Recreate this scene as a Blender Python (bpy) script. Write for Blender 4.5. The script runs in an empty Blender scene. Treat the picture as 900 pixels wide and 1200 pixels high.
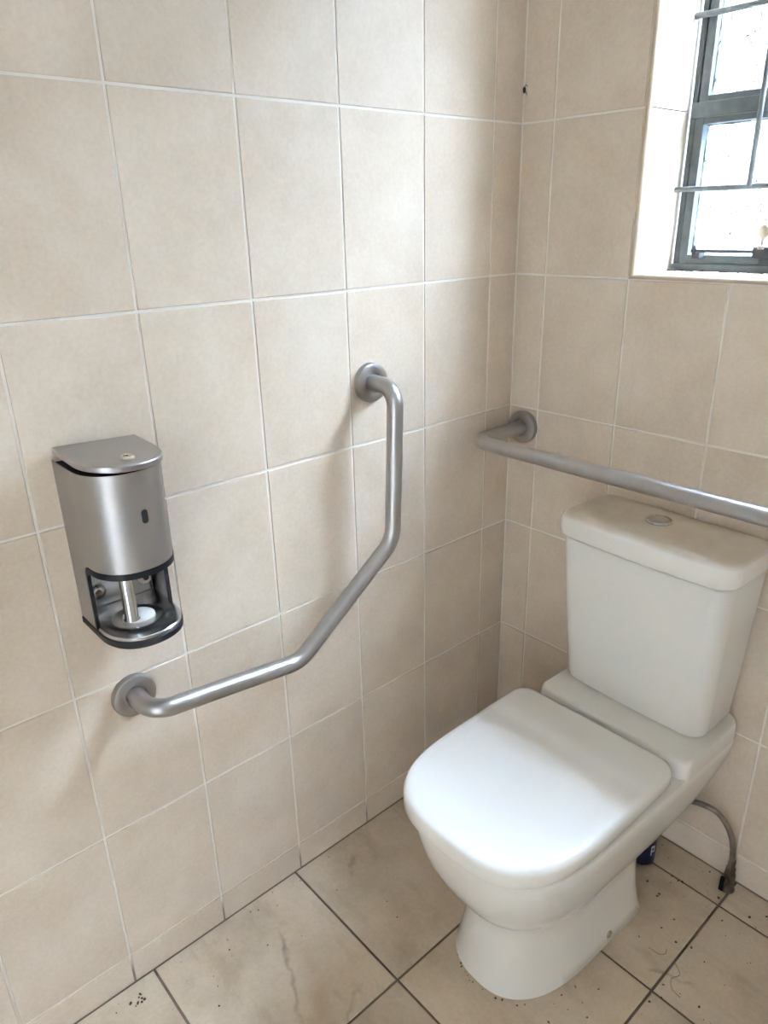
import bpy, bmesh, math, random
from mathutils import Vector, Matrix
random.seed(7)
S = bpy.context.scene
COL = S.collection

# ------------------------------------------------------------------ camera
F_PX, YAW, PITCH, ROLL = 852.25, -0.8520, -0.3830, -0.0240
CAM = Vector((1.0802, -1.3544, 1.3840))
fw = Vector((math.sin(YAW)*math.cos(PITCH), math.cos(YAW)*math.cos(PITCH), math.sin(PITCH)))
rt = fw.cross(Vector((0, 0, 1))).normalized()
up = rt.cross(fw)
r2 = math.cos(ROLL)*rt + math.sin(ROLL)*up
u2 = -math.sin(ROLL)*rt + math.cos(ROLL)*up
cd = bpy.data.cameras.new('camera')
cam = bpy.data.objects.new('camera', cd)
COL.objects.link(cam)
M3 = Matrix((r2, u2, -fw)).transposed()
cam.matrix_world = Matrix.Translation(CAM) @ M3.to_4x4()
cd.sensor_fit = 'HORIZONTAL'
cd.sensor_width = 36.0
cd.lens = F_PX/900*36
cd.clip_start = 0.01
S.camera = cam

# ------------------------------------------------------------------ sky and exposure
S.view_settings.view_transform = 'Standard'
S.view_settings.look = 'None'
S.view_settings.gamma = 1
S.view_settings.use_curve_mapping = False
S.view_settings.exposure = 1.66
S.cycles.use_denoising = True
S.cycles.max_bounces = 14
S.cycles.diffuse_bounces = 8
S.cycles.transparent_max_bounces = 12
S.cycles.sample_clamp_indirect = 6

SKY = 70.0
w = bpy.data.worlds.new('overcast_sky')
S.world = w
w.use_nodes = True
nt = w.node_tree
nt.nodes.clear()
out = nt.nodes.new('ShaderNodeOutputWorld')
bg = nt.nodes.new('ShaderNodeBackground')
geo = nt.nodes.new('ShaderNodeTexCoord')
sep = nt.nodes.new('ShaderNodeSeparateXYZ')
cr = nt.nodes.new('ShaderNodeValToRGB')    # overcast sky, a little paler at the horizon; dull ground
el = cr.color_ramp.elements
stops = [(.49, (.20, .18, .15, 1)), (.51, (.62, .76, .98, 1)), (1.0, (.57, .755, 1.06, 1))]
while len(el) < len(stops):
    el.new(.5)
for i, (p_, c_) in enumerate(stops):
    el[i].position, el[i].color = p_, c_
mr = nt.nodes.new('ShaderNodeMapRange')
mr.inputs[1].default_value = -1
mr.inputs[2].default_value = 1
nt.links.new(geo.outputs['Generated'], sep.inputs[0])
nt.links.new(sep.outputs[2], mr.inputs[0])
nt.links.new(mr.outputs[0], cr.inputs[0])
nt.links.new(cr.outputs[0], bg.inputs[0])
bg.inputs[1].default_value = SKY
nt.links.new(bg.outputs[0], out.inputs[0])

# layout constants (metres)
TW, TH, SK = 0.2000, 0.2976, 0.0735         # wall tile width, height, cut bottom row
A0, B0 = 0.0884, 0.0795                     # cut strips beside the corner
ROOM_X, ROOM_Y, ROOM_Z = 1.80, -2.30, 2.455
BLOCK_DIST, BLOCK_TOP = 1.30, 2.82                  # distance and height of the unseen wall added to cut low sky light
EAVE_BLOCK = 0.17                                 # added overhang that cuts steep sky light at the window
ADDED_PASSAGE = 3.85                               # how far the added passage runs each way; sets the doorway fill
WX0, WX1 = B0+TW, B0+4*TW                   # window opening
WZ0, WZ1 = SK+4*TH, SK+7*TH

# ------------------------------------------------------------------ materials
def newmat(name):
    m = bpy.data.materials.new(name)
    m.use_nodes = True
    t = m.node_tree
    b = t.nodes['Principled BSDF']
    return m, t, b

def N(t, typ, **kw):
    n = t.nodes.new(typ)
    for k, v in kw.items():
        setattr(n, k, v)
    return n

def noise(t, scale, detail=4, rough=.55, vec=None):
    n = N(t, 'ShaderNodeTexNoise')
    n.inputs['Scale'].default_value = scale
    n.inputs['Detail'].default_value = detail
    n.inputs['Roughness'].default_value = rough
    if vec is not None:
        t.links.new(vec, n.inputs['Vector'])
    return n.outputs['Fac']

def ramp(t, fac, stops):
    r = N(t, 'ShaderNodeValToRGB')
    e = r.color_ramp.elements
    while len(e) < len(stops):
        e.new(.5)
    for i, (p, c) in enumerate(stops):
        e[i].position = p
        e[i].color = (*c, 1) if len(c) == 3 else c
    t.links.new(fac, r.inputs[0])
    return r.outputs[0]

def mixc(t, fac, a, b, mode='MIX'):
    n = N(t, 'ShaderNodeMix', data_type='RGBA', blend_type=mode)
    for sock, v in ((n.inputs[0], fac), (n.inputs[6], a), (n.inputs[7], b)):
        if isinstance(v, (int, float)):
            sock.default_value = v
        elif isinstance(v, tuple):
            sock.default_value = (*v, 1)
        else:
            t.links.new(v, sock)
    return n.outputs[2]

def math_n(t, op, a, b=0.0, clamp=False):
    n = N(t, 'ShaderNodeMath', operation=op, use_clamp=clamp)
    for sock, v in ((n.inputs[0], a), (n.inputs[1], b)):
        if isinstance(v, (int, float)):
            sock.default_value = v
        else:
            t.links.new(v, sock)
    return n.outputs[0]

def bump(t, b, h, strength, dist):
    n = N(t, 'ShaderNodeBump')
    n.inputs['Strength'].default_value = strength
    n.inputs['Distance'].default_value = dist
    t.links.new(h, n.inputs['Height'])
    t.links.new(n.outputs[0], b.inputs['Normal'])

def tile_mat(name, dark, mid, light, rough, floor=False):
    m, t, b = newmat(name)
    pos = N(t, 'ShaderNodeNewGeometry').outputs['Position']
    oi = N(t, 'ShaderNodeObjectInfo').outputs['Random']
    # each tile shifts the mottling so the pattern breaks at the joints
    sh = N(t, 'ShaderNodeVectorMath', operation='ADD')
    t.links.new(pos, sh.inputs[0])
    cx = N(t, 'ShaderNodeCombineXYZ')
    k = math_n(t, 'MULTIPLY', oi, 37.0)
    for i in range(3):
        t.links.new(k, cx.inputs[i])
    t.links.new(cx.outputs[0], sh.inputs[1])
    v = sh.outputs[0]
    big = noise(t, 6.0, 5, .6, v)
    c = ramp(t, big, [(.30, dark), (.5, mid), (.72, light)])
    fine = noise(t, 140, 3, .6, v)
    c = mixc(t, .35, c, ramp(t, fine, [(.3, (.42, .42, .42)), (.7, (.58, .58, .58))]), 'OVERLAY')
    tone = ramp(t, oi, [(0, (.955, .955, .955)), (1, (1, 1, 1))])
    c = mixc(t, 1.0, c, tone, 'MULTIPLY')
    # dusty smears
    mp = N(t, 'ShaderNodeMapping')
    mp.inputs['Rotation'].default_value = (.5, .4, .7)
    mp.inputs['Scale'].default_value = (2, 9, 3)
    t.links.new(v, mp.inputs[0])
    sm = noise(t, 2.0, 6, .65, mp.outputs[0])
    if floor:
        c = mixc(t, ramp(t, sm, [(.55, (0, 0, 0)), (.78, (.55, .55, .55))]), c, (.30, .22, .145))
        gr = noise(t, 3.1, 7, .7, pos)
        c = mixc(t, ramp(t, gr, [(.52, (0, 0, 0)), (.72, (.4, .4, .4))]), c, (.36, .28, .20))
        def streak(c, x0, y0, x1, y1, wdt, col, amt, seed):
            # a worn mark on the floor: distance to a segment, broken up with noise
            sx = N(t, 'ShaderNodeSeparateXYZ')
            t.links.new(pos, sx.inputs[0])
            L = math.hypot(x1-x0, y1-y0)
            ux, uy = (x1-x0)/L, (y1-y0)/L
            dx = math_n(t, 'SUBTRACT', sx.outputs[0], x0)
            dy = math_n(t, 'SUBTRACT', sx.outputs[1], y0)
            al = math_n(t, 'ADD', math_n(t, 'MULTIPLY', dx, ux), math_n(t, 'MULTIPLY', dy, uy))
            ac = math_n(t, 'ADD', math_n(t, 'MULTIPLY', dx, -uy), math_n(t, 'MULTIPLY', dy, ux))
            wob = math_n(t, 'MULTIPLY', math_n(t, 'SUBTRACT', noise(t, 14+seed, 3, .5, pos), .5), .05)
            ac = math_n(t, 'ABSOLUTE', math_n(t, 'ADD', ac, wob))
            f1 = math_n(t, 'SUBTRACT', 1.0, math_n(t, 'DIVIDE', ac, wdt), True)
            e = math_n(t, 'ABSOLUTE', math_n(t, 'SUBTRACT', al, L/2))
            f2 = math_n(t, 'SUBTRACT', 1.0, math_n(t, 'DIVIDE', e, L/2), True)
            f2 = math_n(t, 'MULTIPLY', f2, 2.5, True)
            br = ramp(t, noise(t, 26+seed, 5, .7, pos), [(.3, (0, 0, 0)), (.7, (1, 1, 1))])
            f = math_n(t, 'MULTIPLY', math_n(t, 'MULTIPLY', f1, f2), br)
            f = math_n(t, 'MULTIPLY', f, amt)
            return mixc(t, f, c, col)
        c = streak(c, .08, -.80, .30, -.90, .007, (.14, .10, .07), .7, 1)
        c = streak(c, .16, -.80, .33, -.86, .016, (.42, .30, .16), .7, 5)
        c = streak(c, .05, -.58, .10, -.62, .007, (.08, .06, .04), .7, 9)
        c = streak(c, .15, -.69, .21, -.66, .02, (.45, .34, .20), .6, 13)
        c = streak(c, .30, -.75, .42, -.98, .006, (.13, .10, .07), .6, 3)
        c = streak(c, .66, -.33, .75, -.30, .006, (.1, .07, .05), .6, 7)
    else:
        c = mixc(t, ramp(t, sm, [(.58, (0, 0, 0)), (.8, (.25, .25, .25))]), c, light)
    t.links.new(c, b.inputs['Base Color'])
    rr = N(t, 'ShaderNodeMapRange')
    t.links.new(big, rr.inputs[0])
    rr.inputs[3].default_value = rough-.05
    rr.inputs[4].default_value = rough+.07
    t.links.new(rr.outputs[0], b.inputs['Roughness'])
    b.inputs['Specular IOR Level'].default_value = .36
    bump(t, b, noise(t, 22, 4, .5, v), .12, .002)
    return m

M_WTILE = tile_mat('glazed_beige_wall_tile', (.555, .452, .338), (.61, .509, .392), (.665, .569, .457), .5)
M_FTILE = tile_mat('beige_floor_tile', (.41, .322, .222), (.51, .41, .292), (.585, .482, .358), .42, True)

def grout_mat():
    m, t, b = newmat('pale_wall_grout')
    pos = N(t, 'ShaderNodeNewGeometry').outputs['Position']
    sx = N(t, 'ShaderNodeSeparateXYZ')
    t.links.new(pos, sx.inputs[0])
    n = noise(t, 9, 5, .6, pos)
    c = ramp(t, n, [(.3, (.66, .60, .52)), (.7, (.80, .76, .69))])
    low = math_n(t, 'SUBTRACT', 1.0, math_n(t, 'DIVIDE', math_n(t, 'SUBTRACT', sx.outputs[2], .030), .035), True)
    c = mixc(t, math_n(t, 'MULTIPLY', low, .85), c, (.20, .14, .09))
    t.links.new(c, b.inputs['Base Color'])
    b.inputs['Roughness'].default_value = .85
    return m
M_GROUT = grout_mat()

def plain(name, col, rough=.5, metal=0.0, var=0.0, vscale=20, bmp=0.0, bscale=60, spec=.5, coat=0):
    m, t, b = newmat(name)
    pos = N(t, 'ShaderNodeTexCoord').outputs['Object']
    if var:
        n = noise(t, vscale, 5, .6, pos)
        lo = tuple(x*(1-var) for x in col)
        hi = tuple(min(1, x*(1+var)) for x in col)
        t.links.new(ramp(t, n, [(.3, lo), (.7, hi)]), b.inputs['Base Color'])
    else:
        b.inputs['Base Color'].default_value = (*col, 1)
    b.inputs['Roughness'].default_value = rough
    b.inputs['Metallic'].default_value = metal
    b.inputs['Specular IOR Level'].default_value = spec
    b.inputs['Coat Weight'].default_value = coat
    b.inputs['Coat Roughness'].default_value = .05
    if bmp:
        bump(t, b, noise(t, bscale, 4, .6, pos), bmp, .002)
    return m

def steel(name, col, rough, stretch=(1, 1, 1), amt=.12, bstr=.06, smudge=.1):
    m, t, b = newmat(name)
    pos = N(t, 'ShaderNodeTexCoord').outputs['Object']
    mp = N(t, 'ShaderNodeMapping')
    mp.inputs['Scale'].default_value = stretch
    t.links.new(pos, mp.inputs[0])
    br = noise(t, 30, 6, .7, mp.outputs[0])
    sm = noise(t, 14, 5, .65, pos)
    c = ramp(t, sm, [(.3, tuple(x*(1-smudge) for x in col)), (.7, tuple(min(1, x*(1+smudge*.5)) for x in col))])
    t.links.new(c, b.inputs['Base Color'])
    b.inputs['Metallic'].default_value = 1
    mm = math_n(t, 'ADD', math_n(t, 'MULTIPLY', math_n(t, 'SUBTRACT', br, .5), amt*2), rough)
    mm = math_n(t, 'ADD', mm, math_n(t, 'MULTIPLY', math_n(t, 'SUBTRACT', sm, .5), amt))
    t.links.new(mm, b.inputs['Roughness'])
    bump(t, b, br, bstr, .001)
    return m

M_BAR = steel('satin_stainless_tube', (.47, .455, .44), .36, (40, 40, 40), .05, .02)
M_FLANGE = steel('satin_stainless_flange', (.43, .41, .39), .38, (30, 30, 30), .05, .02)
M_DISP = steel('brushed_stainless_shell', (.42, .405, .385), .41, (50, 50, 1.0), .04, .015, .08)
M_LID = steel('brushed_stainless_lid', (.46, .445, .43), .36, (2, 60, 60), .06, .04, .1)
M_TRAY = steel('polished_steel_tray', (.72, .72, .72), .24, (20, 20, 20), .05, .03, .12)
M_CHROME = steel('chrome', (.58, .57, .56), .14, (10, 10, 10), .03, .01, .05)
M_RUSTY = steel('worn_braided_steel', (.22, .18, .15), .42, (90, 90, 90), .2, .6, .5)
M_VALVE = steel('tarnished_brass_valve', (.17, .14, .11), .5, (30, 30, 30), .15, .4, .6)
M_BLACK = plain('black_plastic', (.010, .010, .012), .5, spec=.25)
M_DARK = plain('dark_slot', (.004, .004, .004), .6)
M_CREAM = plain('cream_plastic', (.72, .69, .62), .5, var=.06)
M_LOCK = steel('worn_lock_barrel', (.70, .63, .50), .35, (20, 20, 20), .1, .1, .3)
M_PLASTER = plain('painted_plaster', (.74, .715, .675), .7, var=.04, vscale=4)
M_SKY_BLOCK = plain('dark_grey_sky_block', (.085, .098, .108), .8, var=.15, vscale=3)  # dark grey of the added yard surfaces, keeps their bounce light low
M_CEIL = plain('white_ceiling_paint', (.78, .78, .77), .8, var=.02, vscale=3)
M_REVEAL = M_WTILE
M_TRIM = plain('beige_edge_trim', (.46, .36, .255), .4, var=.06)
M_FRAME = plain('grey_green_steel_paint', (.095, .108, .104), .42, var=.25, vscale=35, bmp=.25, bscale=90)
M_GAP = plain('dark_gap_line', (.03, .035, .035), .6)  # near-black colour for the shaded gap in the window frame
M_BURG = plain('grey_painted_steel_rod', (.17, .18, .175), .6, var=.2, vscale=60, bmp=.2)
M_STAY = plain('black_window_stay', (.035, .035, .037), .42, var=.3, vscale=60)
M_BRASS = steel('aged_brass', (.62, .56, .45), .35, (20, 20, 20), .1, .1, .3)
M_DIRT = plain('dry_dirt', (.06, .042, .028), .9, var=.4, vscale=200)
M_HAIR = plain('hair_strand', (.16, .11, .07), .7)
M_NAVY = plain('navy_blue_plastic', (.010, .016, .055), .35)
M_WHITEP = plain('white_print', (.75, .77, .80), .5)

def ceramic_mat(name, col, dust=0.0, stain=(.45, .37, .25), rough=.12):
    m, t, b = newmat(name)
    tc = N(t, 'ShaderNodeTexCoord').outputs['Object']
    nrm = N(t, 'ShaderNodeNewGeometry').outputs['Normal']
    sx = N(t, 'ShaderNodeSeparateXYZ')
    t.links.new(nrm, sx.inputs[0])
    base = ramp(t, noise(t, 5, 3, .5, tc), [(.3, tuple(x*.975 for x in col)), (.7, col)])
    if dust:
        upf = math_n(t, 'MULTIPLY', math_n(t, 'SUBTRACT', sx.outputs[2], .55), 2.6, True)
        nn = ramp(t, noise(t, 11, 5, .62, tc), [(.25, (.45, .45, .45)), (.75, (1, 1, 1))])
        fac = math_n(t, 'MULTIPLY', math_n(t, 'MULTIPLY', upf, nn), dust)
        base = mixc(t, fac, base, stain)
        rr = math_n(t, 'ADD', math_n(t, 'MULTIPLY', upf, .30*min(1, dust*2.5)), rough)
        t.links.new(rr, b.inputs['Roughness'])
    else:
        b.inputs['Roughness'].default_value = rough
    sp = ramp(t, noise(t, 160, 2, .5, tc), [(.73, (0, 0, 0)), (.78, (.35, .35, .35))])
    base = mixc(t, math_n(t, 'MULTIPLY', sp, .6), base, (.3, .24, .17))
    t.links.new(base, b.inputs['Base Color'])
    return m
M_PAN = ceramic_mat('ivory_white_vitreous_china', (.74, .71, .645), .26)
M_CISTERN = ceramic_mat('white_vitreous_china', (.75, .72, .66), .05)
M_CLID = ceramic_mat('dusty_white_china', (.75, .71, .645), .95, (.47, .365, .23))
M_SEAT = ceramic_mat('white_seat_plastic', (.80, .765, .70), .05, rough=.2)

def glass_mat():
    m = bpy.data.materials.new('hammered_obscure_glass')
    m.use_nodes = True
    t = m.node_tree
    t.nodes.clear()
    o = N(t, 'ShaderNodeOutputMaterial')
    tr = N(t, 'ShaderNodeBsdfTransparent')
    tr.inputs[0].default_value = (.95, .955, .95, 1)
    gl = N(t, 'ShaderNodeBsdfGlass')
    gl.inputs['Roughness'].default_value = .12
    gl.inputs['IOR'].default_value = 1.45
    gl.inputs['Color'].default_value = (.93, .945, .94, 1)
    tc = N(t, 'ShaderNodeTexCoord').outputs['Object']
    vor = N(t, 'ShaderNodeTexVoronoi')
    vor.inputs['Scale'].default_value = 190
    t.links.new(tc, vor.inputs['Vector'])
    bp = N(t, 'ShaderNodeBump')
    bp.inputs['Strength'].default_value = .9
    bp.inputs['Distance'].default_value = .004
    t.links.new(vor.outputs['Distance'], bp.inputs['Height'])
    t.links.new(bp.outputs[0], gl.inputs['Normal'])
    # flecks where the hammered surface bends the light away
    fl = ramp(t, noise(t, 170, 3, .6, tc), [(.60, (.16, .16, .16)), (.70, (.9, .9, .9))])
    mx = N(t, 'ShaderNodeMixShader')
    t.links.new(fl, mx.inputs[0])
    t.links.new(tr.outputs[0], mx.inputs[1])
    t.links.new(gl.outputs[0], mx.inputs[2])
    df = N(t, 'ShaderNodeBsdfDiffuse')
    df.inputs[0].default_value = (.32, .34, .33, 1)  # flat grey flecks painted in for light the hammering bends away
    fk = ramp(t, noise(t, 150, 3, .6, tc), [(.59, (0, 0, 0)), (.63, (1, 1, 1))])
    m2 = N(t, 'ShaderNodeMixShader')
    t.links.new(fk, m2.inputs[0])
    t.links.new(mx.outputs[0], m2.inputs[1])
    t.links.new(df.outputs[0], m2.inputs[2])
    t.links.new(m2.outputs[0], o.inputs[0])
    return m
M_GLASS = glass_mat()

# ------------------------------------------------------------------ helpers
def link_mesh(name, me, mat=None, parent=None, loc=None):
    o = bpy.data.objects.new(name, me)
    COL.objects.link(o)
    if mat is not None and not me.materials:
        me.materials.append(mat)
    if parent is not None:
        o.parent = parent
    if loc is not None:
        o.location = loc
    return o

def obj(name, bm, mat, parent=None, smooth=None, recalc=True):
    if recalc:
        bmesh.ops.recalc_face_normals(bm, faces=bm.faces)
    me = bpy.data.meshes.new(name)
    bm.to_mesh(me)
    bm.free()
    if smooth is not None:
        ang = math.radians(smooth)
        for pl in me.polygons:
            pl.use_smooth = True
        b2 = bmesh.new()
        b2.from_mesh(me)
        for e in b2.edges:
            e.smooth = not (len(e.link_faces) == 2 and e.calc_face_angle(0) > ang)
        b2.to_mesh(me)
        b2.free()
    return link_mesh(name, me, mat, parent)

def empty(name, label, cat, loc=(0, 0, 0), rotz=0, group=None):
    o = bpy.data.objects.new(name, None)
    COL.objects.link(o)
    o.location = loc
    o.rotation_euler = (0, 0, rotz)
    o.empty_display_size = .05
    o['label'] = label
    o['category'] = cat
    if group:
        o['group'] = group
    return o

def box(bm, x0, x1, y0, y1, z0, z1, bev=0.0):
    vs = [bm.verts.new(v) for v in ((x0, y0, z0), (x1, y0, z0), (x1, y1, z0), (x0, y1, z0),
                                    (x0, y0, z1), (x1, y0, z1), (x1, y1, z1), (x0, y1, z1))]
    fs = [bm.faces.new([vs[i] for i in q]) for q in ((0, 3, 2, 1), (4, 5, 6, 7), (0, 1, 5, 4), (1, 2, 6, 5), (2, 3, 7, 6), (3, 0, 4, 7))]
    if bev:
        es = list({e for f in fs for e in f.edges})
        bmesh.ops.bevel(bm, geom=es, offset=bev, segments=2, affect='EDGES', profile=.6)

def loft(bm, rings, cap0=True, cap1=True, closed=True):
    vr = [[bm.verts.new(p) for p in r] for r in rings]
    n = len(vr[0])
    for a, b in zip(vr[:-1], vr[1:]):
        for i in range(n if closed else n-1):
            j = (i+1) % n
            bm.faces.new((a[i], a[j], b[j], b[i]))
    if cap0:
        bm.faces.new(list(reversed(vr[0])))
    if cap1:
        bm.faces.new(vr[-1])
    return vr

def fillet(pts, rad, seg=8):
    pts = [Vector(p) for p in pts]
    outp = [pts[0]]
    for i in range(1, len(pts)-1):
        a, b, c = pts[i-1], pts[i], pts[i+1]
        r = rad[i-1] if isinstance(rad, (list, tuple)) else rad
        d1, d2 = (a-b).normalized(), (c-b).normalized()
        ang = d1.angle(d2)
        tl = r/math.tan(ang/2)
        p0, p1 = b+d1*tl, b+d2*tl
        cen = b+(d1+d2).normalized()*(r/math.sin(ang/2))
        v0, v1 = p0-cen, p1-cen
        tot = v0.angle(v1)
        for k in range(seg+1):
            s = k/seg
            outp.append(cen+(v0*math.sin((1-s)*tot)+v1*math.sin(s*tot))/math.sin(tot))
    outp.append(pts[-1])
    return outp

def smooth_path(pts, n=8):
    pts = [Vector(p) for p in pts]
    q = [pts[0]*2-pts[1]]+pts+[pts[-1]*2-pts[-2]]
    o = []
    for i in range(1, len(q)-2):
        for k in range(n):
            t = k/n
            a, b, c, d = q[i-1:i+3]
            o.append(.5*((2*b)+(c-a)*t+(2*a-5*b+4*c-d)*t*t+(3*b-a-3*c+d)*t**3))
    o.append(pts[-1])
    return o

def tube(bm, path, r, n=20, cap=True, closed=False):
    path = [Vector(p) for p in path]
    m = len(path)
    rings = []
    t0 = (path[1]-path[0]).normalized()
    nrm = t0.orthogonal().normalized()
    for i, p in enumerate(path):
        if closed:
            t = (path[(i+1) % m]-path[i-1]).normalized()
        elif i == 0:
            t = t0
        elif i == m-1:
            t = (path[-1]-path[-2]).normalized()
        else:
            t = ((path[i+1]-p).normalized()+(p-path[i-1]).normalized()).normalized()
        nrm = (nrm-t*nrm.dot(t)).normalized()
        bn = t.cross(nrm)
        rr = r[i] if isinstance(r, (list, tuple)) else r
        rings.append([p+(nrm*math.cos(2*math.pi*k/n)+bn*math.sin(2*math.pi*k/n))*rr for k in range(n)])
    if closed:
        rings.append(rings[0])
        loft(bm, rings, False, False)
        bmesh.ops.remove_doubles(bm, verts=bm.verts, dist=1e-6)
    else:
        loft(bm, rings, cap, cap)

def lathe(bm, prof, origin, axis, n=40, cap0=True, cap1=True):
    """profile of (radius, distance along the axis)"""
    ax = Vector(axis).normalized()
    e1 = ax.orthogonal().normalized()
    e2 = ax.cross(e1)
    o = Vector(origin)
    rings = [[o+ax*d+(e1*math.cos(2*math.pi*k/n)+e2*math.sin(2*math.pi*k/n))*r for k in range(n)] for r, d in prof]
    loft(bm, rings, cap0, cap1)

def structure(o):
    o['kind'] = 'structure'
    return o

# ------------------------------------------------------------------ tiles
T_D = 0.0018
_tiles = {}
def tile_mesh(w_, h_, mat):
    key = (round(w_, 4), round(h_, 4), mat.name)
    if key not in _tiles:
        bm = bmesh.new()
        def ring(ins, d):
            return [(ins, ins, d), (w_-ins, ins, d), (w_-ins, h_-ins, d), (ins, h_-ins, d)]
        loft(bm, [ring(0, 0), ring(0, T_D*.45), ring(.0004, T_D*.8), ring(.0013, T_D)], False, True)
        bmesh.ops.recalc_face_normals(bm, faces=bm.faces)
        me = bpy.data.meshes.new('tile')
        bm.to_mesh(me)
        bm.free()
        me.materials.append(mat)
        _tiles[key] = me
    return _tiles[key]

def tile(parent, origin, ex, ey, w_, h_, mat):
    """a tile whose back corner is at origin, spanning ex*w, ey*h, its face towards ex x ey"""
    ex, ey = Vector(ex), Vector(ey)
    ez = ex.cross(ey)
    o = bpy.data.objects.new('tile', tile_mesh(w_, h_, mat))
    COL.objects.link(o)
    o.parent = parent
    jit = random.uniform(-.0002, .0002)
    M = Matrix((ex, ey, ez)).transposed().to_4x4()
    M.translation = Vector(origin)+ez*min(0, jit)
    o.matrix_basis = M
    return o

G = .0042           # grout joint width
GF = .0050

zs = [0.0] + [SK+TH*k for k in range(9)]
zs = [z for z in zs if z < ROOM_Z-.01] + [ROOM_Z]
zrows = list(zip(zs[:-1], zs[1:]))

# left wall
bm = bmesh.new()
box(bm, -.12, -T_D, ROOM_Y-.12, 0.2, -.1, ROOM_Z)
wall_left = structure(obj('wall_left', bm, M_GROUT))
ys = [0.0, -A0]
while ys[-1]-TW > ROOM_Y:
    ys.append(ys[-1]-TW)
ys.append(ROOM_Y)
for z0, z1 in zrows:
    for y1, y0 in zip(ys[:-1], ys[1:]):
        if y1-y0 < .012:
            continue
        g1 = .0016 if y1 == 0 else G/2
        gb = .0025 if z0 == 0 else G/2
        tile(wall_left, (-T_D, y0+G/2, z0+gb), (0, 1, 0), (0, 0, 1), (y1-y0)-G/2-g1, z1-z0-gb-G/2, M_WTILE)

# back wall with the window opening
RV = .0085          # how far the tiled reveal and the edge trim stand into the opening
bm = bmesh.new()
box(bm, -T_D, WX0, T_D, .26, -.1, ROOM_Z)
box(bm, WX1, ROOM_X+.12, T_D, .26, -.1, ROOM_Z)
box(bm, WX0, WX1, T_D, .26, -.1, WZ0)
box(bm, WX0, WX1, T_D, .26, WZ1, ROOM_Z)
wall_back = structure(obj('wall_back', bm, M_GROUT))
xs = [0.0, B0]
while xs[-1]+TW < ROOM_X:
    xs.append(xs[-1]+TW)
xs.append(ROOM_X)
for z0, z1 in zrows:
    for x0, x1 in zip(xs[:-1], xs[1:]):
        if x1-x0 < .012:
            continue
        if x0 > WX0-.01 and x1 < WX1+.01 and z0 > WZ0-.01 and z1 < WZ1+.01:
            continue
        g0 = .0016 if x0 == 0 else G/2
        gb = .0025 if z0 == 0 else G/2
        tile(wall_back, (x0+g0, T_D, z0+gb), (1, 0, 0), (0, 0, 1), x1-x0-g0-G/2, z1-z0-gb-G/2, M_WTILE)
# reveal tiles (left, right, sill, head), standing proud of the masonry
RY0, RY1 = .0095, .146
def pad(name, x0, x1, y0, y1, z0, z1, mat, par):
    b_ = bmesh.new()
    box(b_, x0, x1, y0, y1, z0, z1, .0010)
    return obj(name, b_, mat, par)
for k in range(4, 7):
    za, zb = SK+k*TH+(RV if k == 4 else G/4), SK+(k+1)*TH-(RV if k == 6 else G/4)
    pad('tile', WX0, WX0+RV, RY0, RY1, za, zb, M_REVEAL, wall_back)
    pad('tile', WX1-RV, WX1, RY0, RY1, za, zb, M_REVEAL, wall_back)
for k in range(3):
    xa, xb = WX0+k*TW+(0 if k == 0 else G/2), WX0+(k+1)*TW-(0 if k == 2 else G/2)
    pad('tile', xa, xb, RY0, RY1, WZ0, WZ0+RV, M_REVEAL, wall_back)
    pad('tile', xa, xb, RY0, RY1, WZ1-RV, WZ1, M_REVEAL, wall_back)

# quarter-round edging around the opening
def edging(p0, p1, inward):
    """strip between p0 and p1, its rounded nose towards the room and the opening"""
    p0, p1, iv = Vector(p0), Vector(p1), Vector(inward)
    prof = [(0, .0085), (0, -.0012)]
    for k in range(7):
        a = math.pi/2*k/6
        prof.append((RV*.25+RV*.75*math.sin(a), .0055-.0067*math.cos(a)))
    prof.append((RV, .0085))
    b_ = bmesh.new()
    loft(b_, [[p+iv*u+Vector((0, 1, 0))*v for u, v in prof] for p in (p0, p1)])
    return b_
e = .0005
trim = structure(obj('trim_1', edging((WX0+e, 0, WZ0), (WX0+e, 0, WZ1), (1, 0, 0)), M_TRIM, smooth=50))
o = obj('edging_strip', edging((WX1-e, 0, WZ0), (WX1-e, 0, WZ1), (-1, 0, 0)), M_TRIM, trim, 50)
o = obj('edging_strip', edging((WX0, 0, WZ0+e), (WX1, 0, WZ0+e), (0, 0, 1)), M_TRIM, trim, 50)
o = obj('edging_strip', edging((WX0, 0, WZ1-e), (WX1, 0, WZ1-e), (0, 0, -1)), M_TRIM, trim, 50)

# floor
bm = bmesh.new()
box(bm, -.12, ROOM_X+.12, ROOM_Y-.12, .26, -.12, -T_D)
M_FGROUT = plain('dark_floor_grout', (.115, .085, .06), .9, var=.3, vscale=30)
floor = structure(obj('floor', bm, M_FGROUT))
fy = [0.0, -.086, -.361, -.7055]
while fy[-1]-.3445 > ROOM_Y:
    fy.append(fy[-1]-.3445)
fy.append(ROOM_Y)
fx = [0.0, .3455, .691, 1.0365, 1.382, 1.7275, ROOM_X]
for y1, y0 in zip(fy[:-1], fy[1:]):
    for x0, x1 in zip(fx[:-1], fx[1:]):
        if y1-y0 < .012:
            continue
        ga = .001 if x0 == 0 else GF/2
        gb = .001 if y1 == 0 else GF/2
        tile(floor, (x0+ga, y0+GF/2, -T_D), (1, 0, 0), (0, 1, 0), x1-x0-ga-GF/2, y1-y0-GF/2-gb, M_FTILE)

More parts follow.
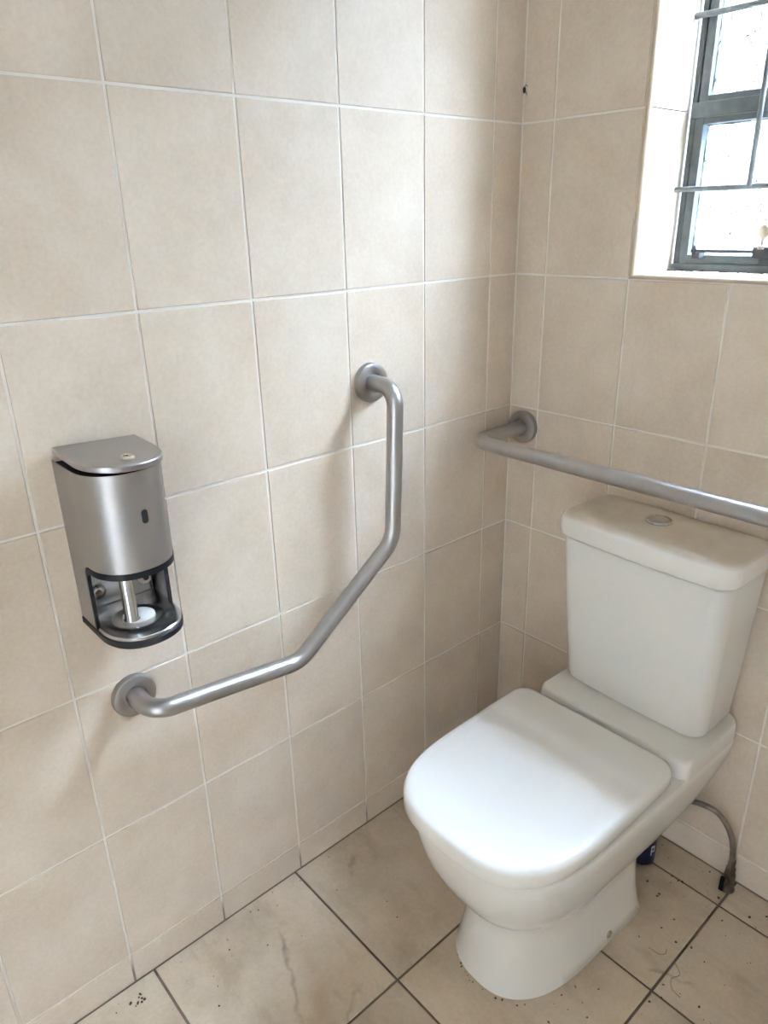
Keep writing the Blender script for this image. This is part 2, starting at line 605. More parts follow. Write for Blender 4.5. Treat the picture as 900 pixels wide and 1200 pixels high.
# ceiling and the walls behind the camera
bm = bmesh.new()
box(bm, -.12, ROOM_X+.12, ROOM_Y-.12, .26, ROOM_Z, ROOM_Z+.1)
structure(obj('ceiling', bm, M_CEIL))
bm = bmesh.new()
box(bm, ROOM_X, ROOM_X+.12, ROOM_Y-.12, T_D, -T_D, ROOM_Z)
structure(obj('wall_right', bm, M_PLASTER))
DX0, DX1, DZ = .85, 1.65, 2.05              # open doorway behind the camera
bm = bmesh.new()
box(bm, -T_D, DX0, ROOM_Y-.12, ROOM_Y, -T_D, ROOM_Z)
box(bm, DX1, ROOM_X, ROOM_Y-.12, ROOM_Y, -T_D, ROOM_Z)
box(bm, DX0, DX1, ROOM_Y-.12, ROOM_Y, DZ, ROOM_Z)
structure(obj('wall_front', bm, M_PLASTER))
# unseen covered passage added to dim the doorway light: open at both ends
PX0, PX1, PY = -ADDED_PASSAGE, 2.5+ADDED_PASSAGE, ROOM_Y-.12-1.3
bm = bmesh.new()
box(bm, PX0, PX1, PY-.12, PY, -.12, 2.6)
box(bm, PX0, -.12, ROOM_Y-.12, ROOM_Y, -.12, 2.6)
box(bm, ROOM_X+.12, PX1, ROOM_Y-.12, ROOM_Y, -.12, 2.6)
structure(obj('wall_added_passage', bm, M_CEIL))
bm = bmesh.new()
box(bm, PX0, PX1, PY, ROOM_Y-.12, -.12, -T_D)
structure(obj('floor_added_passage', bm, M_CEIL))
bm = bmesh.new()
box(bm, PX0, PX1, PY-.12, ROOM_Y-.12, ROOM_Z, ROOM_Z+.1)
structure(obj('ceiling_added_passage', bm, M_CEIL))

# unseen paving and wall added outside the window to block low sky light
bm = bmesh.new()
box(bm, -6, ROOM_X+6, .26, .26+BLOCK_DIST+.2, -.25, -.15)
structure(obj('floor_added_yard', bm, M_SKY_BLOCK))
bm = bmesh.new()
box(bm, -6, ROOM_X+6, .26+BLOCK_DIST, .26+BLOCK_DIST+.2, -.15, BLOCK_TOP)
structure(obj('wall_sky_block', bm, M_SKY_BLOCK))
# an unseen eave added over the window to block steep sky light
bm = bmesh.new()
box(bm, -1.2, ROOM_X+1.2, .26, .26+EAVE_BLOCK, ROOM_Z-.02, ROOM_Z+.10)
structure(obj('eave_sky_block', bm, M_PLASTER))

# ------------------------------------------------------------------ window
win = empty('window_1', 'steel framed window', 'window', ((WX0+WX1)/2, .15, WZ0))
for k_ in ('label', 'category'):
    del win[k_]
structure(win)
def wobj(name, bm, mat, par=None, smooth=None):
    """parts of the window are written in room coordinates"""
    o = obj(name, bm, mat, par or win, smooth)
    if par is None:
        o.location = -Vector(win.location)
    return o
fx0, fx1, fz0, fz1 = WX0+.0095, WX1-.0095, WZ0+.012, WZ1-.0095
TZ0, TZ1 = 1.551, 1.574
def rect_frame(bm, x0, x1, z0, z1, y0, y1, wd, bev=.0015):
    box(bm, x0, x0+wd, y0, y1, z0, z1, bev)
    box(bm, x1-wd, x1, y0, y1, z0, z1, bev)
    box(bm, x0+wd, x1-wd, y0, y1, z0, z0+wd, bev)
    box(bm, x0+wd, x1-wd, y0, y1, z1-wd, z1, bev)
bm = bmesh.new()
rect_frame(bm, fx0, fx1, fz0, fz1, .150, .182, .011)
wobj('outer_frame', bm, M_FRAME)
bm = bmesh.new()
rect_frame(bm, fx0+.011, fx1-.011, fz0+.011, fz1-.011, .156, .182, .004, .0005)
wobj('gap_strip', bm, M_GAP)  # near-black strip stands in for the shaded gap between the frames
bm = bmesh.new()
rect_frame(bm, fx0+.0145, fx1-.0145, fz0+.010, TZ0+.004, .144, .176, .017)
sash = wobj('sash', bm, M_FRAME)
bm = bmesh.new()
rect_frame(bm, fx0+.0145, fx1-.0145, TZ1-.004, fz1-.012, .148, .176, .017)
wobj('upper_frame', bm, M_FRAME)
bm = bmesh.new()
box(bm, fx0+.006, fx1-.006, .140, .166, TZ0-.002, TZ1+.002, .002)
wobj('transom', bm, M_FRAME)
def pane(z0, z1, x0, x1):
    b_ = bmesh.new()
    box(b_, x0, x1, .164, .168, z0, z1)
    return wobj('pane', b_, M_GLASS)
gx0, gx1 = fx0+.030, fx1-.030
pane(fz0+.026, TZ0-.012, gx0, gx1)
pane(TZ1+.012, fz1-.028, gx0, gx1)
# uneven putty round the panes
def putty(x0, x1, z0, z1):
    b_ = bmesh.new()
    rr = random.Random(3)
    path = []
    for (a, c) in (((x0, z0), (x1, z0)), ((x1, z0), (x1, z1)), ((x1, z1), (x0, z1)), ((x0, z1), (x0, z0))):
        for k in range(24):
            s = k/24
            path.append(Vector((a[0]+(c[0]-a[0])*s+rr.uniform(-.001, .001), .1635, a[1]+(c[1]-a[1])*s+rr.uniform(-.001, .001))))
    tube(b_, path, [rr.uniform(.0018, .0034) for _ in path], 6, closed=True)
    return wobj('putty', b_, M_FRAME, smooth=60)
putty(gx0+.001, gx1-.001, fz0+.027, TZ0-.013)
putty(gx0+.001, gx1-.001, TZ1+.013, fz1-.029)
# casement stay along the sash
bm = bmesh.new()
box(bm, .338, .640, .122, .128, 1.3085, 1.3145, .001)
stay = wobj('stay_bar', bm, M_STAY)
bm = bmesh.new()
lathe(bm, [(.004, 0), (.004, .006), (.002, .009)], (.344, .125, 1.313), (0, 0, 1), 12)
wobj('stay_pin', bm, M_STAY, smooth=40)
bm = bmesh.new()
box(bm, .341, .356, .122, .146, 1.297, 1.3085, .001)
wobj('stay_bracket', bm, M_STAY)
bm = bmesh.new()
box(bm, .460, .500, .117, .146, 1.300, 1.320, .002)
box(bm, .472, .500, .120, .146, 1.290, 1.301, .002)
wobj('stay_catch', bm, M_STAY)
bm = bmesh.new()
lathe(bm, [(.0075, 0), (.0075, .006), (.0035, .008), (.003, .016), (.004, .020)], (.474, .122, 1.316), (0, 0, 1), 16)
# the flat thumb plate: a disc on edge
lathe(bm, [(.0100, -.0026), (.0125, -.0014), (.0125, .0014), (.0100, .0026)], (.474, .122, 1.346), (.35, 1, 0), 20)
wobj('thumb_screw', bm, M_BRASS, smooth=40)
bm = bmesh.new()
box(bm, fx0+.002, fx1-.002, .138, .152, WZ0+.0085, fz0+.010, .002)
wobj('lower_rail', bm, M_FRAME)

# burglar bars in front of the window
burg = empty('burglar_bars', 'grey welded burglar bars set across the window reveal in front of the glass', 'burglar bars', ((WX0+WX1)/2, .128, 1.425))
def burg_bar(p0, p1, r):
    b_ = bmesh.new()
    p0, p1 = Vector(p0), Vector(p1)
    k = 12
    tube(b_, [p0.lerp(p1, i/k)+Vector((0, random.uniform(-.0005, .0005), random.uniform(-.0006, .0006))) for i in range(k+1)], r, 12)
    o = obj('bar', b_, M_BURG, burg, 50)
    o.location = -Vector(burg.location)
for z in (1.425, 1.716, 2.007):
    burg_bar((WX0+RV-.001, .128, z), (WX1-RV+.001, .128, z), .0052)
for x in (.434, .5795, .725):
    burg_bar((x, .1225, 1.425), (x, .1225, 2.007), .0048)
# crumbs of putty and dirt under the window frame
bm = bmesh.new()
rr = random.Random(11)
for k in range(70):
    x = rr.uniform(fx0, fx1) if k > 25 else rr.uniform(fx0, .36)
    y = rr.uniform(.122, .137)
    s = rr.uniform(.0012, .0038)
    bmesh.ops.create_icosphere(bm, subdivisions=1, radius=s, matrix=Matrix.Translation((x, y, WZ0+RV+s*.4)) @ Matrix.Diagonal((1.4, 1, .6, 1)))
o = obj('window_dirt', bm, M_DIRT)
o['kind'] = 'stuff'
o['label'] = 'crumbled dirt and putty along the window sill under the frame'
o['category'] = 'dirt'

# ------------------------------------------------------------------ grab bars
def flange_bm(c, ax, R=.0385, r=.0172):
    b_ = bmesh.new()
    lathe(b_, [(R*.97, 0), (R, .002), (R, .0105), (R-.0012, .0130), (R-.0040, .0142), (.0225, .0150), (.0205, .0142), (.0195, .0120), (r-.0008, .0120)], c, ax, 48)
    return b_
BR = .0160
gb = empty('grab_bar', 'bent satin steel grab bar on the left wall beside the paper dispenser', 'grab bar', (0, -.72, .85), 0)
def gpart(name, bm, mat, root, smooth=40):
    o = obj(name, bm, mat, root, smooth)
    o.location = -Vector(root.location)
    return o
PX = .078
fl0, fl1 = (0, -.995, .636), (0, -.441, 1.089)
path = fillet([(.004, fl0[1], fl0[2]+.002), (PX, fl0[1], fl0[2]+.002), (PX, -.7010, .6035), (PX, -.4560, .7800), (PX, -.4415, fl1[2]), (.004, fl1[1], fl1[2])],
              [.036, .060, .060, .036], 12)
bm = bmesh.new()
tube(bm, path, BR, 28)
gpart('rail', bm, M_BAR, gb, 60)
for f in (fl0, fl1):
    gpart('flange', flange_bm(f, (1, 0, 0)), M_FLANGE, gb)

sb = empty('grab_bar', 'straight satin steel grab bar on the back wall above the toilet cistern', 'grab bar', (.5, 0, .921), 0)
BY, BZ = -.172, .921
path = fillet([(.0445, -.004, BZ), (.0445, BY, BZ), (.955, BY, BZ), (.955, -.004, BZ)], [.034, .034], 12)
bm = bmesh.new()
tube(bm, path, BR, 28)
gpart('rail', bm, M_BAR, sb, 60)
for x in (.0445, .955):
    gpart('flange', flange_bm((x, 0, BZ), (0, -1, 0)), M_FLANGE, sb)

# ------------------------------------------------------------------ paper dispenser
DC, DR, DXC, DB = -.989, .0612, .075, .068           # centre line, half width, where the round front starts, its depth
disp = empty('paper_dispenser', 'brushed steel toilet paper dispenser on the left wall, empty, with a black-edged opening', 'dispenser', (0, DC, .80))
def dpart(name, bm, mat, smooth=35, par=None):
    o = obj(name, bm, mat, par or disp, smooth)
    if par is None:
        o.location = -Vector(disp.location)
    return o
LS = DXC                                   # straight side length
LF = math.pi*.0650                         # nominal length of the round front
LT = 2*LS+LF
def dpt(s, off=0.0, x0=0.0):
    """point on the D outline at length s (from the rear left, round the front, to the rear right)"""
    R = DR+off
    if s < LS:
        return Vector((max(x0, s), DC-R, 0))
    if s > LS+LF:
        return Vector((max(x0, LT-s), DC+R, 0))
    a = (s-LS)/LF*math.pi
    c, si = math.cos(a), max(0.0, math.sin(a))
    k = 2/2.25
    return Vector((DXC+(DB+off)*si**k, DC-R*math.copysign(abs(c)**k, c), 0))
def dring(off=0.0, n=56, x0=0.001):
    ss = [0, LS*.5]+[LS+LF*k/n for k in range(n+1)]+[LT-LS*.5, LT]
    return [dpt(s, off, x0) for s in ss]
def dslab(z0, z1, off, bev=.001, x0=.001):
    b_ = bmesh.new()
    rings = []
    for z, i in ((z0, bev), (z0+bev, 0), (z1-bev, 0), (z1, bev)):
        rings.append([p+Vector((0, 0, z)) for p in dring(off-i, x0=x0)])
    loft(b_, rings)
    return b_
ZB, ZO, ZT = .812, .921, 1.070              # bottom, top of the opening, top of the shell
S0, S1 = .060, LT-.060                      # where the opening starts and ends along the outline
CR = .016                                   # rounded corners of the opening
def open_z(s):
    if s <= S0 or s >= S1:
        return ZB
    d = min(s-S0, S1-s)
    if d < CR:
        return ZO-CR+math.sqrt(max(0, CR*CR-(CR-d)**2))
    return ZO
ss = sorted(set([0, LS*.4] + [S0*k/6 for k in range(7)] + [S0+1e-5] + [S0+CR*(1-math.cos(math.pi/2*k/8)) for k in range(1, 9)]
                + [S0+CR+(S1-S0-2*CR)*k/52 for k in range(53)]
                + [S1-CR*(1-math.cos(math.pi/2*k/8)) for k in range(1, 9)] + [S1-1e-5] + [LT-S0*k/6 for k in range(7)]))
bm = bmesh.new()
cols_o, cols_i = [], []
for s in ss:
    zb = open_z(s)
    for lst, off in ((cols_o, 0), (cols_i, -.0014)):
        p = dpt(s, off, .001)
        lst.append([bm.verts.new((p.x, p.y, zb+(ZT-zb)*k/6)) for k in range(7)])
for i in range(len(ss)-1):
    for k in range(6):
        bm.faces.new((cols_o[i][k], cols_o[i+1][k], cols_o[i+1][k+1], cols_o[i][k+1]))
        bm.faces.new((cols_i[i][k], cols_i[i][k+1], cols_i[i+1][k+1], cols_i[i+1][k]))
    bm.faces.new((cols_o[i][6], cols_o[i+1][6], cols_i[i+1][6], cols_i[i][6]))
    bm.faces.new((cols_o[i][0], cols_i[i][0], cols_i[i+1][0], cols_o[i+1][0]))
for c in (0, -1):
    for k in range(6):
        bm.faces.new((cols_o[c][k], cols_o[c][k+1], cols_i[c][k+1], cols_i[c][k]))
shell = dpart('shell', bm, M_DISP, 40)
# black edging round the opening
bm = bmesh.new()
es = [s for s in ss if S0 <= s <= S1]
ro, ri, so, si = [], [], [], []
W_ = .0085
def inset(s):
    """edging inner line: shrink the opening by W_ on its sides and top"""
    m = (S0+S1)/2
    h = (S1-S0)/2
    s2 = m+(s-m)*(h-W_*.55)/h
    z = open_z(s)
    z2 = z-W_ if z > ZB+1e-4 else ZB
    return s2, max(ZB, z2)
path_o = [(s, open_z(s)) for s in es]
path_i = [inset(s) for s in es]
rings = []
for (s, z), (s2, z2) in zip(path_o, path_i):
    a, b_, c, d = dpt(s, .0009, .001), dpt(s2, .0009, .001), dpt(s2, -.0042, .001), dpt(s, -.0042, .001)
    rings.append([Vector((a.x, a.y, z+.0012)), Vector((b_.x, b_.y, z2)), Vector((c.x, c.y, z2)), Vector((d.x, d.y, z+.0012))])
loft(bm, rings)
dpart('opening_edging', bm, M_BLACK, 40)
# lid, sitting crooked: lifted at the rear left, with its lock
bm = dslab(1.0735, 1.0835, .0018, .0016, x0=.006)
bmesh.ops.transform(bm, matrix=Matrix.Translation((.143, DC+DR+.002, 1.0697)) @ Matrix.Rotation(math.radians(-2.8), 4, 'X') @ Matrix.Rotation(math.radians(2.0), 4, 'Y') @ Matrix.Translation((-.14, -DC-DR, -1.0735)), verts=bm.verts)
lid = dpart('lid', bm, M_LID, 30)
LKM = Matrix.Translation((.143, DC+DR+.002, 1.0697)) @ Matrix.Rotation(math.radians(-2.8), 4, 'X') @ Matrix.Rotation(math.radians(2.0), 4, 'Y') @ Matrix.Translation((-.14, -DC-DR, -1.0735))
bm = bmesh.new()
lathe(bm, [(.0098, -.001), (.0098, .0022), (.0085, .0038), (.0040, .0040), (.0030, .0025)], (.112, DC+.004, 1.0835), (0, 0, 1), 24)
bmesh.ops.transform(bm, matrix=LKM, verts=bm.verts)
lk = obj('lock', bm, M_LOCK, lid, 40)
bm = bmesh.new()
box(bm, .1105, .1135, DC-.002, DC+.0045, 1.0862, 1.0878)
bmesh.ops.transform(bm, matrix=LKM, verts=bm.verts)
obj('keyhole', bm, M_DARK, lid)
bm = dslab(1.0560, 1.0660, -.0030, .001)
dpart('lid_gap_fill', bm, M_BLACK, 30)  # black slab added in the shell top so the lid gap looks dark
# sight slot in the shell front
def shell_patch(s_c, z_c, hw, hh, off, mat, name):
    b_ = bmesh.new()
    vs = []
    n = 10
    pts = []
    for k in range(n+1):
        a = math.pi*k/n
        pts.append((hw*math.cos(a), hh-hw+hw*math.sin(a)))
    for k in range(n+1):
        a = math.pi+math.pi*k/n
        pts.append((hw*math.cos(a), -(hh-hw)+hw*math.sin(a)))
    r0, r1 = [], []
    for du, dz in pts:
        p = dpt(s_c+du, off)
        q = dpt(s_c+du, -.002)
        r0.append((q.x, q.y, z_c+dz))
        r1.append((p.x, p.y, z_c+dz))
    loft(b_, [r0, r1])
    return dpart(name, b_, mat, 40)
shell_patch(LS+LF*.53, 1.003, .0042, .0105, .0004, M_DARK, 'sight_slot')
# base, tray, spindle and back plate
dpart('base', dslab(.7985, ZB, .0012, .0025), M_BLACK, 35)
bm = bmesh.new()
def tray_ring(off, z):
    front = dring(off, x0=.004)
    a_, b_ = front[-1], front[0]
    return [p+Vector((0, 0, z)) for p in front+[a_.lerp(b_, k/12) for k in range(1, 12)]]
def disc_ring(r, z):
    c_ = Vector((.072, DC, 0))
    return [c_+(p-c_).normalized()*r+Vector((0, 0, z)) for p in tray_ring(-.0005, 0)]
loft(bm, [tray_ring(-.0005, ZB), tray_ring(-.0005, ZB+.0035), tray_ring(-.0020, ZB+.0050), tray_ring(-.0100, ZB+.0045),
          disc_ring(.046, ZB+.0030), disc_ring(.043, ZB+.0042), disc_ring(.036, ZB+.0042), disc_ring(.033, ZB+.0028)])
dpart('tray', bm, M_TRAY, 40)
bm = bmesh.new()
lathe(bm, [(.0245, 0), (.0245, .0018), (.023, .0026)], (.070, DC+.002, ZB+.0029), (0, 0, 1), 36)
dpart('paper_core_disc', bm, M_CREAM, 40)
bm = bmesh.new()
lathe(bm, [(.0125, 0), (.0105, .003), (.0105, .150)], (.0765, DC-.0115, ZB+.0055), (0, 0, 1), 28)
dpart('spindle', bm, M_CHROME, 40)
bm = bmesh.new()
box(bm, .0008, .0022, DC-DR+.003, DC+DR-.003, ZB, ZT-.004)
dpart('back_plate', bm, M_TRAY)
for sy in (-.032, .047):
    bm = bmesh.new()
    lathe(bm, [(.0125, 0), (.0130, .0012), (.0105, .004), (.0060, .0050), (.0055, .0035), (.0005, .0035)], (.0022, DC+sy, .843), (1, 0, 0), 28, True, False)
    sc = dpart('washer', bm, M_CREAM if sy > 0 else M_TRAY, 40)
    bm = bmesh.new()
    lathe(bm, [(.0050, 0), (.0048, .0022), (.003, .0032)], (.0058, DC+sy, .843), (1, 0, 0), 16)
    s_ = obj('screw', bm, M_VALVE, sc, 40)
bm = bmesh.new()
box(bm, .0035, .010, DC+.0555, DC+.0590, ZB+.006, ZO+.01)
dpart('guide_rib', bm, M_BLACK)

# ------------------------------------------------------------------ toilet
TCX = .4695
toilet = empty('toilet', 'white close-coupled toilet with closed lid standing in the corner on the floor', 'toilet', (TCX, 0, 0), math.radians(-2.0))

def plan(hw, yf, yb, z, n=3.0, fb=.24, rb=.03, bulge=0.0, N_=96, shift=0.0):
    """D-shaped outline: square back with rounded corners, superellipse front"""
    ym = yf+fb
    pts = []
    nb, nsd = 8, 8
    # back right corner -> straight side -> front -> left side -> back left corner
    right = []
    for k in range(nb+1):
        a = math.pi/2*(1-k/nb)
        right.append((hw-rb+rb*math.cos(a), yb-rb+rb*math.sin(a)))
    for k in range(1, nsd):
        s = k/nsd
        y = (yb-rb)+(ym-(yb-rb))*s
        right.append((hw+bulge*math.sin(math.pi*s), y))
    nf = 22
    for k in range(nf+1):
        a = math.pi/2*k/nf
        c, s_ = math.cos(a), math.sin(a)
        right.append((hw*(c**(2/n)), ym-fb*(s_**(2/n))))
    left = [(-x, y) for x, y in reversed(right[:-1])]
    return [Vector((x+shift, y, z)) for x, y in right+left]

def tpart(name, bm, mat, smooth=40, par=None):
    return obj(name, bm, mat, par or toilet, smooth)

# pan: pedestal, bowl and rim in one surface
SEC = [  # z, half width, front, back, exponent, front length, back corner
    (0.0015, .122, -.593, -.190, 2.5, .200, .05),
    (0.0060, .125, -.597, -.187, 2.5, .200, .05),
    (0.0300, .120, -.591, -.192, 2.5, .200, .05),
    (0.0800, .114, -.583, -.198, 2.5, .200, .05),
    (0.1300, .111, -.577, -.202, 2.5, .200, .05),
    (0.1620, .112, -.579, -.203, 2.5, .200, .05),
    (0.1780, .117, -.587, -.196, 2.55, .205, .05),
    (0.1950, .126, -.602, -.180, 2.6, .210, .05),
    (0.2200, .139, -.622, -.152, 2.65, .220, .05),
    (0.2550, .153, -.643, -.110, 2.7, .225, .045),
    (0.2950, .164, -.660, -.062, 2.8, .230, .04),
    (0.3350, .171, -.669, -.020, 2.9, .232, .035),
    (0.3600, .1745, -.673, -.012, 3.0, .233, .03),
    (0.3840, .1765, -.675, -.010, 3.0, .233, .03),
    (0.3890, .1745, -.673, -.012, 3.0, .233, .03),
    (0.3905, .1700, -.668, -.016, 3.0, .229, .026),
]
bm = bmesh.new()
loft(bm, [plan(hw, yf, yb, z, n, fb, rb) for z, hw, yf, yb, n, fb, rb in SEC])
# the raised platform that carries the cistern
def rrect(hw, yf, yb, z, rf, rb, n=8, bow=0.0):
    pts = []
    def corner(cx, cy, r, a0):
        for k in range(n+1):
            a = a0+math.pi/2*k/n
            pts.append([cx+r*math.cos(a), cy+r*math.sin(a)])
    corner(hw-rb, yb-rb, rb, 0)
    corner(-hw+rb, yb-rb, rb, math.pi/2)
    corner(-hw+rf, yf+rf, rf, math.pi)
    m = 10
    for k in range(1, m):
        pts.append([(-hw+rf)+(2*hw-2*rf)*k/m, yf])
    corner(hw-rf, yf+rf, rf, -math.pi/2)
    out_ = []
    for x, y in pts:
        if bow and y < (yf+yb)/2:
            y -= bow*(1-(x/hw)**2)
        out_.append(Vector((x, y, z)))
    return out_
pl = [(.370, .1750, -.233), (.388, .1765, -.231), (.402, .1760, -.228), (.417, .1750, -.225), (.4225, .1730, -.2225), (.4245, .1685, -.218)]
loft(bm, [rrect(hw, yf, -.011, z, .022, .03) for z, hw, yf in pl])
pan = tpart('pan', bm, M_PAN, 50)

# seat (just showing under the lid) and lid
bm = bmesh.new()
LIDM = Matrix.Translation((-.0075, -.46, 0)) @ Matrix.Rotation(math.radians(2.0), 4, 'Z') @ Matrix.Translation((0, .46, 0))
def lidring(ins, z, d=0.0):
    # the seat and lid sit a touch askew on the pan
    return [LIDM @ p for p in plan(.1815-ins, -.690+ins, -.245-ins, z, 3.0, .240-ins, .034, .0015)]
loft(bm, [lidring(.014, .3908), lidring(.011, .3915), lidring(.0105, .3980), lidring(.014, .3995), lidring(.014, .402)])
tpart('seat', bm, M_SEAT, 40)
bm = bmesh.new()
loft(bm, [lidring(.009, .3985), lidring(.0015, .3972), lidring(.0, .400), lidring(.0, .4205), lidring(.0020, .4270), lidring(.0065, .4305), lidring(.014, .4318), lidring(.05, .4330), lidring(.09, .4335)])
tpart('seat_lid', bm, M_SEAT, 40)
for sx in (-.075, .075):
    bm = bmesh.new()
    tube(bm, [(sx-.018, -.238, .409), (sx+.018, -.238, .409)], .0062, 14)
    box(bm, sx-.010, sx+.010, -.2435, -.236, .3905, .409, .002)
    tpart('hinge', bm, M_SEAT, 40)

# cistern and its lid
bm = bmesh.new()
CS = [(.4248, .1520, -.142, .028), (.4270, .1530, -.143, .028), (.4290, .1600, -.150, .034), (.440, .1625, -.1525, .036), (.55, .1695, -.1625, .036), (.66, .1755, -.1705, .036), (.765, .1805, -.1765, .036), (.7680, .178, -.174, .036), (.7685, .170, -.166, .034), (.7722, .169, -.165, .034)]
CSH = Vector((-.0065, 0, 0))
loft(bm, [[p+CSH for p in rrect(hw, yf, -.014, z, rf, .022, bow=.006)] for z, hw, yf, rf in CS])
tpart('cistern', bm, M_CISTERN, 50)
bm = bmesh.new()
CL = [(.7722, .1820, -.1790), (.7740, .1870, -.1835), (.7775, .1890, -.1850), (.7900, .1893, -.1853), (.8060, .1885, -.1845), (.8120, .1865, -.1825), (.8158, .1830, -.1790), (.8185, .1770, -.1735), (.8210, .160, -.160), (.8232, .125, -.138), (.8245, .08, -.115)]
loft(bm, [[p+CSH for p in rrect(hw, yf, -.010-max(0, i-5)*.004-(.02 if i > 8 else 0), z, .038 if i < 8 else .03, .022 if i < 8 else .015, bow=.008)] for i, (z, hw, yf) in enumerate(CL)])
clid = tpart('cistern_lid', bm, M_CLID, 50)
bm = bmesh.new()
lathe(bm, [(.0262, -.002), (.0262, .0024), (.0240, .0044), (.0212, .0044), (.0200, .0018), (.0100, .0018)], (-.0165, -.090, .8240), (0, 0, 1), 36)
ring = obj('button_ring', bm, M_CHROME, clid, 40)
bm = bmesh.new()
lathe(bm, [(.0196, 0), (.0196, .0016), (.0185, .0024), (.008, .0018)], (-.0165, -.090, .8256), (0, 0, 1), 36)
obj('flush_button', bm, M_BAR, clid, 40)
# floor fixing screw in the side of the pedestal
for sx in (1, -1):
    bm = bmesh.new()
    lathe(bm, [(.0085, -.004), (.0085, .0025), (.0070, .0038), (.0042, .0038), (.0036, .0028)], (sx*.1195, -.330, .022), (sx, 0, .08), 20)
    tpart('fixing_screw', bm, M_CHROME, 40)

# ------------------------------------------------------------------ water supply
sup = empty('water_supply', 'worn braided water hose with a tarnished floor valve behind the toilet', 'water hose', (.685, -.032, 0))
hp = smooth_path([(.555, -.060, .178), (.590, -.050, .192), (.635, -.040, .190), (.665, -.034, .158), (.679, -.032, .118), (.6835, -.032, .078)], 8)
bm = bmesh.new()
tube(bm, hp, .0062, 14)
gpart('hose', bm, M_RUSTY, sup, 60)
bm = bmesh.new()
lathe(bm, [(.0075, .082), (.0085, .078), (.0085, .062), (.0105, .060), (.0115, .056), (.0115, .046)], (.6840, -.032, 0), (0, 0, 1), 6)
gpart('nut', bm, M_VALVE, sup, 20)
bm = bmesh.new()
lathe(bm, [(.0145, .0005), (.0155, .004), (.0130, .010), (.0115, .014), (.0115, .036), (.0120, .042), (.0105, .047)], (.6845, -.032, 0), (0, 0, 1), 24)
tube(bm, [(.6845, -.036, .028), (.6805, -.0515, .028)], .0085, 14)
gpart('valve', bm, M_VALVE, sup, 40)
bm = bmesh.new()
box(bm, .6745, .6845, -.0575, -.0500, .010, .046, .002)
gpart('valve_handle', bm, M_BLACK, sup)

# navy bottle half hidden behind the pan
bot = empty('bottle', 'navy blue plastic bottle standing on the floor behind the toilet pedestal', 'bottle', (.509, -.088, 0))
bm = bmesh.new()
lathe(bm, [(.027, 0), (.030, .003), (.0305, .012), (.0305, .085), (.028, .096), (.016, .106), (.0135, .108), (.0135, .118), (.012, .120)], (0, 0, 0), (0, 0, 1), 28)
bot_body = obj('body', bm, M_NAVY, bot, 35)
bm = bmesh.new()
lathe(bm, [(.0155, 0), (.0160, .002), (.0155, .020), (.012, .022)], (0, 0, .1202), (0, 0, 1), 24)
obj('cap', bm, M_NAVY, bot, 35)
bm = bmesh.new()
def on_bottle(a, z, r=.0309):
    return (r*math.cos(a), r*math.sin(a), z)
def stroke(a0, a1, z0, z1):
    for k in range(3):
        b0, b1 = a0+(a1-a0)*k/3, a0+(a1-a0)*(k+1)/3
        vs = [bm.verts.new(on_bottle(a, z)) for a, z in ((b0, z0), (b1, z0), (b1, z1), (b0, z1))]
        bm.faces.new(vs)
ac = math.radians(-16)
stroke(ac-.16, ac-.07, .030, .056)
stroke(ac+.08, ac+.17, .040, .056)
stroke(ac-.16, ac+.17, .052, .057)
stroke(ac-.16, ac+.17, .039, .043)
obj('print', bm, M_WHITEP, bot_body, None, recalc=False)

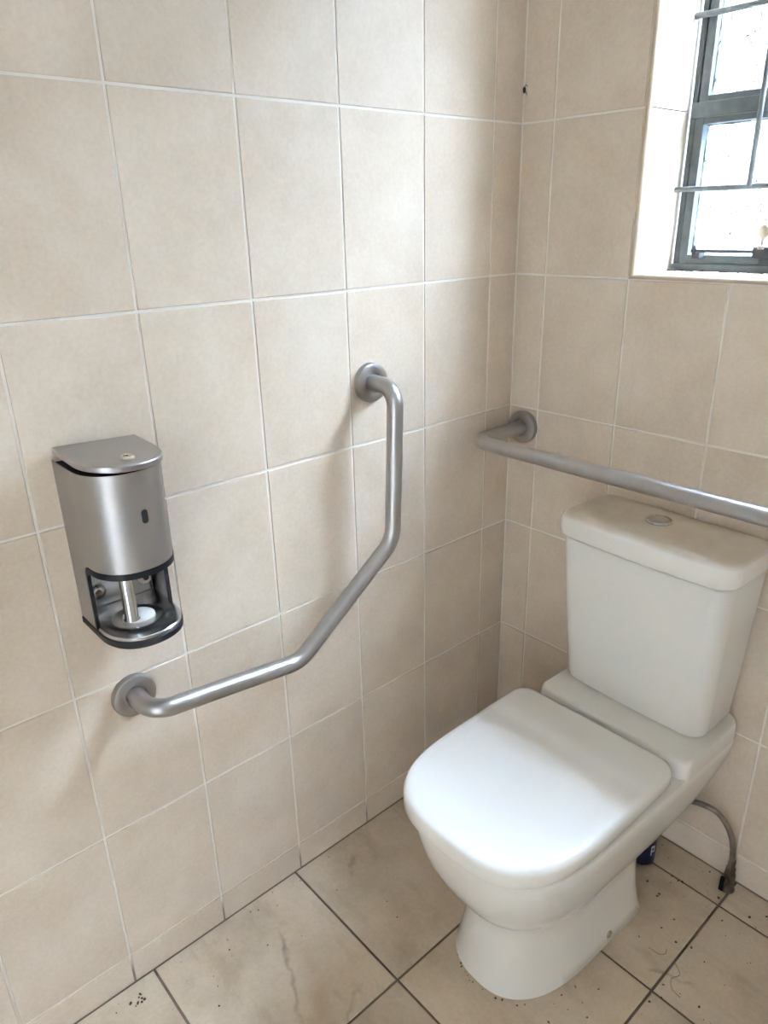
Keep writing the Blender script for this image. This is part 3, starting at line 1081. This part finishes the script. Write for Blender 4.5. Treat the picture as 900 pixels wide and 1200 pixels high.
# ------------------------------------------------------------------ dirt on the floor
def flake(bm, x, y, s, rr, base=0.0):
    n = rr.choice((5, 6, 7))
    a0 = rr.uniform(0, 6.28)
    st = rr.uniform(.45, 1)
    ca, sa = math.cos(a0), math.sin(a0)
    top, bot_ = [], []
    for k in range(n):
        a = 2*math.pi*k/n
        r = s*rr.uniform(.7, 1.15)
        u, v = r*math.cos(a), r*math.sin(a)*st
        bot_.append((x+u*ca-v*sa, y+u*sa+v*ca, base))
        top.append((x+(u*ca-v*sa)*.7, y+(u*sa+v*ca)*.7, base+s*rr.uniform(.25, .6)))
    loft(bm, [bot_, top])
rr = random.Random(21)
bm = bmesh.new()
spots = DIRT = []
def clear(x, y):
    return not (abs(x-.458) < .135 and -.60 < y < -.17)
for k in range(150):
    x, y = rr.uniform(.35, .95), rr.uniform(-.62, -.01)
    if clear(x, y):
        flake(bm, x, y, rr.uniform(.0008, .0030)*(1.2 if x > .5 else .8), rr)
for k in range(26):
    t_ = rr.uniform(0, 1)
    a = rr.uniform(math.pi, 2*math.pi)
    flake(bm, .458+.132*math.cos(a)+rr.uniform(-.006, .006), -.45+.148*math.sin(a)+rr.uniform(-.006, .006), rr.uniform(.001, .0028), rr)
for k in range(34):
    flake(bm, .01+abs(rr.gauss(0, .12)), rr.uniform(-1.2, -.55), rr.uniform(.0008, .0022), rr)
for k in range(9):
    flake(bm, .035+rr.uniform(-.008, .012), -1.045+rr.uniform(-.02, .005)-.05, rr.uniform(.0015, .0045), rr)
o = obj('floor_dirt', bm, M_DIRT)
o['kind'] = 'stuff'
o['label'] = 'dark crumbs of dirt scattered over the beige floor tiles'
o['category'] = 'dirt'
# two loose hairs on the tile at the right
def hair(name, label, pts):
    b_ = bmesh.new()
    tube(b_, smooth_path(pts, 6), .0006, 5)
    h = obj(name, b_, M_HAIR, None, 60)
    h['label'] = label
    h['category'] = 'hair'
hair('hair_strand', 'short kinked hair lying across the floor joint right of the pedestal',
     [(.640, -.285, .0006), (.662, -.283, .0006), (.672, -.276, .0040), (.668, -.262, .0006)])
hair('hair_strand', 'long curled hair lying on the floor tile at the right',
     [(.690, -.275, .0006), (.712, -.292, .0006), (.705, -.312, .0006), (.716, -.330, .0006), (.735, -.335, .0006)])
# tiny dark speck caught in the corner joint high on the wall
bm = bmesh.new()
bmesh.ops.create_icosphere(bm, subdivisions=2, radius=.0042, matrix=Matrix.Translation((.0035, -.0035, 1.622)) @ Matrix.Diagonal((.8, .8, 1.5, 1)))
tube(bm, [(.003, -.004, 1.625), (.009, -.006, 1.631), (.012, -.004, 1.627)], .0007, 5)
tube(bm, [(.004, -.003, 1.620), (.011, -.008, 1.618), (.012, -.005, 1.612)], .0007, 5)
o = obj('spider', bm, M_DIRT, None, 60)
o['label'] = 'tiny dark spider on the grout of the corner joint high up'
o['category'] = 'spider'
bpy.context.view_layer.update()
